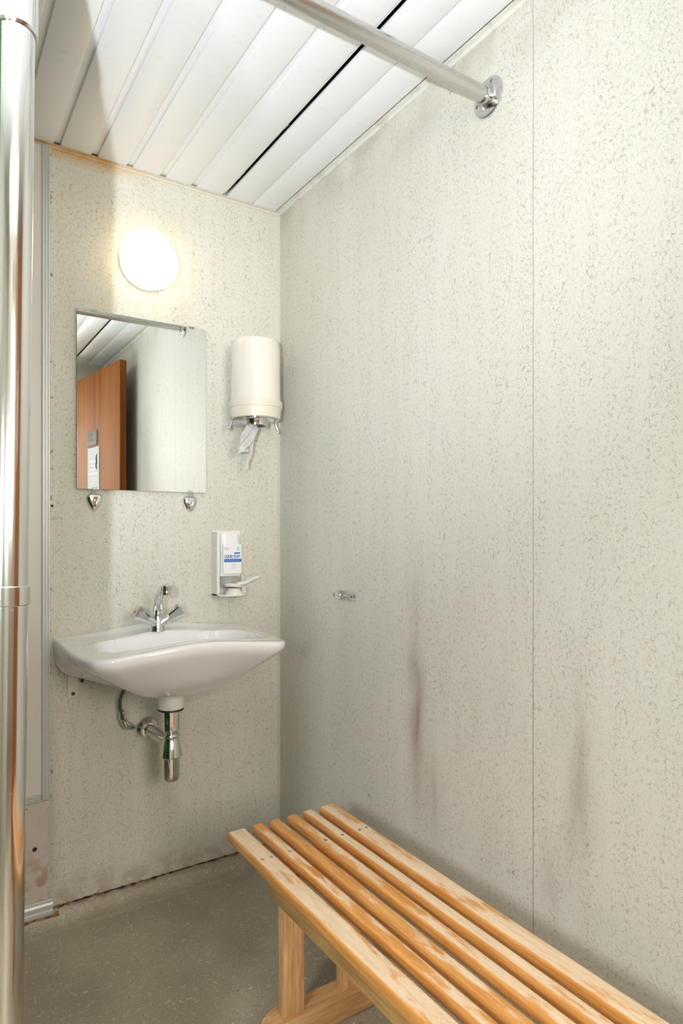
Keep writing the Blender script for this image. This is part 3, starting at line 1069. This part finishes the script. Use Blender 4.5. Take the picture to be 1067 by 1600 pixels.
def ribbon(name, path, widths, wdir, mat, parent, amp=0.004, fold=3.0):
    bm = bmesh.new()
    P = catmull(path, 6)
    n = len(P)
    rows = []
    nw = 14
    for i, p_ in enumerate(P):
        s_ = i / (n - 1) * (len(widths) - 1)
        k = min(int(s_), len(widths) - 2)
        w = widths[k] + (widths[k + 1] - widths[k]) * (s_ - k)
        row = []
        for j in range(nw + 1):
            q = j / nw - .5
            wd = Vector(wdir).normalized()
            nd = Vector((0.3, -1, 0.1)).normalized()
            row.append(bm.verts.new(p_ + wd * q * w + nd * (amp * sin(q * fold * 2 * pi + i * .35) + amp * .5 * sin(i * .8 + q * 5))))
        rows.append(row)
    for a_, b_ in zip(rows, rows[1:]):
        for j in range(nw):
            bm.faces.new((a_[j], a_[j + 1], b_[j + 1], b_[j]))
    r = bmesh.ops.solidify(bm, geom=bm.faces[:], thickness=0.0007)
    return link_mesh(name, bm, mat, parent, smooth=True)


tis = thing('tissue_tail', 'crumpled white tissue end hanging from the towel dispenser nozzle', 'tissue', (DX - .02, DY, 1.45))
ribbon('torn_sheet', [(DX - .018, DY - .004, 1.566), (DX - .022, DY - .010, 1.535), (DX - .037, DY - .012, 1.500), (DX - .050, DY - .012, 1.468), (DX - .052, DY - .012, 1.452)],
       [.044, .048, .056, .052, .040], (1, 0.1, 0.18), M['tissue'], tis, 0.007, 1.4)
ribbon('twisted_end', [(DX - .012, DY + .002, 1.566), (DX - .010, DY + .004, 1.52), (DX - .016, DY + .006, 1.46), (DX - .026, DY + .006, 1.425), (DX - .028, DY + .006, 1.398)],
       [.024, .020, .012, .009, .017], (1, 0.2, 0.0), M['tissue'], tis, 0.003, 1.0)

# ------------------------------------------------------------------ soap dispenser
soap = thing('soap_dispenser', 'white liquid soap dispenser with a lever, right above the basin', 'soap dispenser', (-0.21, 0, 0.965))
bm = bmesh.new()
box(bm, (-0.262, -0.006, 0.966), (-0.154, -0.0005, 1.187), 0.001, 1)
box(bm, (-0.262, -0.050, 0.966), (-0.2585, -0.006, 1.183))
box(bm, (-0.2585, -0.050, 0.974), (-0.2525, -0.040, 1.180))
prism(bm, [(-0.158, 0.966), (-0.154, 0.966), (-0.154, 1.187), (-0.158, 1.187)], 'y', -0.018, -0.004)
link_mesh('housing', bm, M['white'], soap)
bm = bmesh.new()
pts = [(-0.262, -0.004)] + [(-0.262, -0.060)] + [(-0.212 + 0.050 * cos(a), -0.060 + 0.034 * sin(a)) for a in [radians(x) for x in range(180, 361, 15)]] + [(-0.154, -0.004)]
prism(bm, pts, 'z', 0.966, 0.971)
lathe(bm, (-0.205, -0.060, 0.971), (0, 0, 1), [(0, .030), (.006, .029), (.014, .022), (.020, .020)], 32)
prism(bm, [(-0.168, -0.045), (-0.154, -0.045), (-0.154, -0.004), (-0.168, -0.004)], 'z', 0.971, 0.995)
link_mesh('tray', bm, M['white'], soap, smooth=30)
bm = bmesh.new()
rows = []
nu, nv = 16, 20
for i in range(nv + 1):
    v = i / nv
    row = []
    for j in range(nu + 1):
        u = j / nu
        wob = 0.0018 * sin(v * 17 + u * 4) * (1 - abs(2 * v - 1)) + 0.0015 * sin(u * 9 + 3)
        bulge = 0.026 * (max(0, 1 - abs(2 * u - 1) ** 2.6)) ** .35 * (0.55 + .45 * max(0, sin(pi * min(1, v * .92 + .04))) ** .5)
        x = -0.249 + u * 0.083 * (1 - .10 * v) + 0.004 * v
        y = -0.0165 - bulge - 0.010 * (1 - v)
        row.append(bm.verts.new((x, y + wob * .4, 1.030 + v * 0.146 + 0.002 * sin(u * 6))))
    rows.append(row)
for a_, b_ in zip(rows, rows[1:]):
    for j in range(nu):
        bm.faces.new((a_[j], a_[j + 1], b_[j + 1], b_[j]))
per = [rows[0][j] for j in range(nu + 1)] + [rows[i][nu] for i in range(1, nv + 1)] + [rows[nv][j] for j in range(nu - 1, -1, -1)] + [rows[i][0] for i in range(nv - 1, 0, -1)]
bk = [bm.verts.new((v.co.x, -0.010, v.co.z)) for v in per]
for i in range(len(per)):
    bm.faces.new((per[i], per[(i + 1) % len(per)], bk[(i + 1) % len(per)], bk[i]))
bm.faces.new(bk)
bag = link_mesh('soap_bag', bm, M['bag'], soap, smooth=60)
bm = bmesh.new()
lathe(bm, (-0.207, -0.034, 0.992), (0, 0, 1), [(0, .026), (.004, .030), (.030, .033), (.040, .028)], 32)
link_mesh('clear_cup', bm, M['clear'], soap, smooth=40)
bm = bmesh.new()
# lever: a ring over the nozzle with a paddle reaching out to the right
lathe(bm, (-0.205, -0.058, 0.994), (0.10, 0.05, 1), [(0, .030), (.002, .033), (.009, .034), (.012, .030), (.013, .0001)], 36, sx=1.0, sy=1.0)
for lvl in (0,):
    path = [(-0.205, -0.075, 1.006), (-0.185, -0.085, 1.010), (-0.165, -0.090, 1.018), (-0.145, -0.092, 1.026), (-0.128, -0.092, 1.028)]
    wd = [.034, .034, .028, .023, .016]
    prev = None
    for p_, w in zip(catmull(path, 5), [wd[min(len(wd) - 1, i // 5)] + (wd[min(len(wd) - 1, i // 5 + 1)] - wd[min(len(wd) - 1, i // 5)]) * (i % 5) / 5 for i in range(21)]):
        q = [bm.verts.new(p_ + Vector((0, -w * .5, -.003))), bm.verts.new(p_ + Vector((0, w * .5, -.003))), bm.verts.new(p_ + Vector((0, w * .5, .005))), bm.verts.new(p_ + Vector((0, -w * .5, .005)))]
        if prev:
            for i in range(4):
                bm.faces.new((prev[i], prev[(i + 1) % 4], q[(i + 1) % 4], q[i]))
        else:
            bm.faces.new(q[::-1])
        prev = q
    bm.faces.new(prev)
link_mesh('lever', bm, M['white'], soap, smooth=35)


def text_part(name, body, size, loc, mat, parent, rot=(radians(90), 0, 0), sx=1.0, bold=0.0):
    cu = bpy.data.curves.new(name, 'FONT')
    cu.body = body
    cu.size = size
    cu.extrude = 0.0002
    cu.offset = bold
    cu.align_x = 'CENTER'
    to = bpy.data.objects.new(name, cu)
    C.objects.link(to)
    dg = bpy.context.evaluated_depsgraph_get()
    me = bpy.data.meshes.new_from_object(to.evaluated_get(dg))
    bpy.data.objects.remove(to)
    me.materials.clear()
    me.materials.append(mat)
    mt = Matrix.Translation(loc) @ Matrix.Rotation(rot[2], 4, 'Z') @ Matrix.Rotation(rot[0], 4, 'X') @ Matrix.Rotation(rot[1], 4, 'Y') @ Matrix.Diagonal((sx, 1, 1, 1))
    me.transform(mt)
    o = bpy.data.objects.new(name, me)
    C.objects.link(o)
    o.parent = parent
    o.matrix_parent_inverse = Matrix.Translation(-world_loc(parent))
    return o


YB = -0.0530
bm = bmesh.new()
box(bm, (-0.240, YB + .0012, 1.040), (-0.1740, YB + .0024, 1.140), 0)
lab = link_mesh('label_sheet', bm, M['bag'], bag)
text_part('lettering', 'LIQUID SOAP', 0.0135, (-0.2075, YB + .0008, 1.0945), M['blue'], bag, sx=0.70, bold=0.0004)
boxobj('blue_band', (-0.237, YB + .0004, 1.0795), (-0.1745, YB + .0013, 1.0905), M['blue'], bag)
boxobj('small_print', (-0.232, YB + .0002, 1.0845), (-0.180, YB + .0005, 1.0856), M['paleblue'], bag)
boxobj('oval_badge', (-0.2005, YB + .0006, 1.1075), (-0.1785, YB + .0013, 1.1125), M['blue'], bag, 0.0003, 1)
for k, (xa, xb, zz, mm) in enumerate([(-.238, -.216, 1.127, 'greyprint'), (-.236, -.220, 1.1225, 'greyprint'), (-.212, -.195, 1.070, 'paleblue'), (-.212, -.194, 1.065, 'paleblue'), (-.213, -.193, 1.060, 'paleblue'), (-.212, -.196, 1.055, 'paleblue')]):
    boxobj('small_print', (xa, YB + .0006, zz), (xb, YB + .0013, zz + .0012), M[mm], bag)
bm = bmesh.new()
for k in range(13):
    a0 = radians(60 + k * 20)
    a1 = radians(60 + (k + 1) * 20)
    r0, r1 = .0036, .0058
    cxl, czl = -0.1835, 1.1255
    prism(bm, [(cxl + r0 * cos(a0), czl + r0 * sin(a0)), (cxl + r1 * cos(a0), czl + r1 * sin(a0)), (cxl + r1 * cos(a1), czl + r1 * sin(a1)), (cxl + r0 * cos(a1), czl + r0 * sin(a1))], 'y', YB + .0006, YB + .0013)
link_mesh('round_emblem', bm, M['teal'], bag)

# ------------------------------------------------------------------ coat hook on right wall
hk = thing('coat_hook', 'small chrome double coat hook on the right wall', 'hook', (0, -0.45, 0.987))
boxobj('plate', (-0.0030, -0.497, 0.973), (-0.0004, -0.403, 1.001), M['chrome2'], hk, 0.0008, 2)
bm = bmesh.new()
for dy in (-0.018, 0.018):
    tube(bm, catmull([(-0.003, -0.440, 0.984), (-0.010, -0.440 + dy * .3, 0.979), (-0.024, -0.440 + dy * .8, 0.979), (-0.031, -0.440 + dy, 0.986), (-0.031, -0.440 + dy, 0.995)], 5), 0.0024, 10)
tube(bm, catmull([(-0.003, -0.437, 0.985), (-0.012, -0.437, 0.992), (-0.015, -0.437, 1.000)], 5), 0.0028, 10)
link_mesh('prong', bm, M['chrome2'], hk, smooth=True)
for yy in (-0.478, -0.490):
    bm = bmesh.new()
    lathe(bm, (-0.0030, yy, 0.984), (-1, 0, 0), [(0, .0030), (.0006, .0028), (.0007, .0001)], 14)
    link_mesh('screw', bm, M['screw_dark'], hk, smooth=True)

# small damage marks in the wallpaper
for (yy, zz, w, h, a, lab_) in [(-0.572, 0.411, .0035, .012, 20, 'small curled tear in the right wallpaper above the bench end'),
                                (-1.119, 0.428, .0022, .010, 0, 'small brown nick in the right wallpaper left of the board joint')]:
    bm = bmesh.new()
    pts = catmull([(-0.0010, yy - w * .5, zz - h * .5), (-0.0035, yy + w, zz), (-0.0010, yy - w * .2, zz + h * .5)], 6)
    tube(bm, pts, [0.0004 + 0.0012 * sin(pi * i / (len(pts) - 1)) for i in range(len(pts))], 8)
    o = link_mesh('paper_tear', bm, simple('tear_brown', (0.32, 0.24, 0.15), 0.8), None, smooth=True)
    o['label'] = lab_
    o['category'] = 'tear'
for (xx, zz, r) in [(-0.770, 1.262, .0042)]:
    bm = bmesh.new()
    lathe(bm, (xx, -0.0004, zz), (0, -1, 0), [(0, r), (.001, r * .8), (.0011, .0001)], 14)
    o = link_mesh('nail_hole', bm, M['dark'], None)
    o['label'] = 'small dark nail hole in the wallpaper edge left of the mirror'
    o['category'] = 'nail hole'

# ------------------------------------------------------------------ open door and notices on it
E0, H0 = Vector((-0.102, -1.85, 0)), Vector((-0.200, -2.60, 0))
D = (H0 - E0).normalized()
Nn = Vector((D.y, -D.x, 0))           # face towards the room
if Nn.x > 0:
    Nn = -Nn
hin = E0 + D * 0.805
door = thing('entrance_door', 'orange-brown wooden door standing open, seen only in the mirror', 'door', (hin.x, hin.y, 0.01))


def dP(s, off, z):
    v = E0 + D * s + Nn * off
    return (v.x, v.y, z)


def dbox(name, s0, s1, o0, o1, z0, z1, mat, parent, bev=0.0):
    bm = bmesh.new()
    vs = [bm.verts.new(dP(s, o, z)) for z in (z0, z1) for s, o in ((s0, o0), (s1, o0), (s1, o1), (s0, o1))]
    fs = [bm.faces.new([vs[i] for i in f]) for f in [(3, 2, 1, 0), (4, 5, 6, 7), (0, 1, 5, 4), (1, 2, 6, 5), (2, 3, 7, 6), (3, 0, 4, 7)]]
    if bev:
        bmesh.ops.bevel(bm, geom=list(bm.edges), offset=bev, segments=2, affect='EDGES')
    return link_mesh(name, bm, mat, parent)


dbox('leaf', 0.0, 0.805, -0.040, 0.0, 0.012, 2.205, M['door'], door, 0.001)
bm = bmesh.new()
tube(bm, [dP(.055, 0.001, 1.02), dP(.055, .045, 1.02), dP(.075, .052, 1.02), dP(.18, .052, 1.02)], 0.009, 16)
link_mesh('handle', bm, M['chrome2'], door, smooth=True)
for z in (0.25, 1.9):
    bm = bmesh.new()
    tube(bm, [dP(.806, .006, z), dP(.806, .006, z + .09)], 0.007, 14)
    link_mesh('hinge', bm, M['chrome2'], door, smooth=True)
pl = thing('door_plaque', 'small grey square plaque on the orange-brown door above the paper', 'sign', dP(.45, 0, 1.78))
dbox('plate', 0.370, 0.530, 0.0004, 0.003, 1.735, 1.83, M['plate'], pl)
dbox('dark_band', 0.375, 0.525, 0.003, 0.0036, 1.740, 1.762, M['ink'], pl)
dbox('pictogram', 0.385, 0.435, 0.003, 0.0036, 1.772, 1.822, M['ink'], pl)
nt = thing('paper_notice', 'white paper notice with lines of print taped to the door', 'notice', dP(.43, 0, 1.45))
dbox('sheet', 0.335, 0.535, 0.0004, 0.0016, 1.435, 1.722, M['paper'], nt)
dbox('tape', 0.36, 0.50, 0.0016, 0.0021, 1.437, 1.452, simple('tape', (0.7, 0.66, 0.55), 0.2), nt)
for k, (a, b, z, h) in enumerate([(.40, .50, 1.625, .008), (.42, .47, 1.600, .008), (.40, .49, 1.576, .008), (.345, .525, 1.548, .009), (.38, .49, 1.522, .003), (.38, .49, 1.510, .003), (.37, .49, 1.498, .003), (.39, .48, 1.486, .003)]):
    dbox('print_line', a, b, 0.0016, 0.0020, z, z + h, M['greyprint'], nt)
bm = bmesh.new()
for (s0_, z0_, sl) in [(.36, 1.645, .035), (.365, 1.605, .03)]:
    pts = [Vector(dP(s0_ + sl * sin(a) * .5, .0018, z0_ + .03 * cos(a))) for a in [radians(x) for x in range(0, 181, 20)]]
    tube(bm, pts, [0.0006 + .005 * sin(pi * i / 9) for i in range(10)], 8)
link_mesh('drawing', bm, M['ink'], nt)

# ------------------------------------------------------------------ bench
ben = thing('slatted_bench', 'worn varnished wooden slatted bench along the right wall', 'bench', (-0.30, -1.2, 0))
YA, YZ = -0.592, -1.86
ZT, ZB = 0.430, 0.4055
slats = [(-0.459, -0.4105, 'slat_pale'), (-0.3895, -0.3600, 'slat_mid'), (-0.3420, -0.3125, 'slat_orange'), (-0.2895, -0.2595, 'slat_mid'), (-0.2395, -0.2100, 'slat_pale'), (-0.1885, -0.1390, 'slat_pale')]
for i, (a, b, m) in enumerate(slats):
    bm = bmesh.new()
    w = random.uniform(-.002, .002)
    box(bm, (a, YZ, ZB), (b, YA + w, ZT), 0.0055, 4)
    sl = link_mesh('slat', bm, M[m], ben, smooth=True)
    if m == 'slat_orange':
        sl['label'] = 'orange varnished slat'
    cx_ = (a + b) / 2
    for yy in (-0.765, -1.66):
        for xx in ([cx_ - .0105, cx_ + .0115] if b - a > 0.04 else [cx_]):
            bm = bmesh.new()
            lathe(bm, (xx, yy + random.uniform(-.002, .002), ZT - .0006), (0, 0, 1), [(0, .0042), (.0009, .0040), (.0009, .0022), (.0004, .0015), (.0004, .0001)], 16)
            link_mesh('screw', bm, M['screw_dark' if i in (3, 4, 5) else 'screw'], sl, smooth=20)
for ys in (-0.778, -1.66):
    bm = bmesh.new()
    x0c, x1c = -0.447, -0.150
    zc0, zc1 = 0.378, 0.4052
    pr_ = [(x0c, zc1), (x0c, zc1 - .006), (x0c + .006, zc0 + .005), (x0c + .018, zc0), (x1c - .018, zc0), (x1c - .006, zc0 + .005), (x1c, zc1 - .006), (x1c, zc1)]
    prism(bm, pr_, 'y', ys - .038, ys + .050)
    bmesh.ops.bevel(bm, geom=list(bm.edges), offset=.0025, segments=2, affect='EDGES')
    link_mesh('crossbar', bm, M['foot'], ben, smooth=30)
    for lx in (-0.405, -0.244):
        boxobj('leg', (lx, ys - .016, 0.062), (lx + .054, ys + .014, 0.3785), M['leg'], ben, 0.0022, 2)
    bm = bmesh.new()
    fx0, fx1 = -0.448, -0.150
    r = 0.040
    pf = [(fx0, 0.001), (fx0, 0.020)] + [(fx0 + r - r * cos(a), 0.022 + r * sin(a)) for a in [radians(x) for x in range(10, 91, 16)]] + [(fx1 - r + r * sin(a), 0.022 + r * cos(a)) for a in [radians(x) for x in range(0, 81, 16)]] + [(fx1, 0.020), (fx1, 0.001)]
    prism(bm, pf, 'y', ys - .026, ys + .030)
    bmesh.ops.bevel(bm, geom=list(bm.edges), offset=.0025, segments=2, affect='EDGES')
    link_mesh('foot', bm, M['foot'], ben, smooth=30)
for (a, b) in ((-0.449, -0.428), (-0.170, -0.149)):
    boxobj('apron', (a, -1.640, 0.366), (b, -0.800, 0.4052), M['apron'], ben, 0.002, 2)
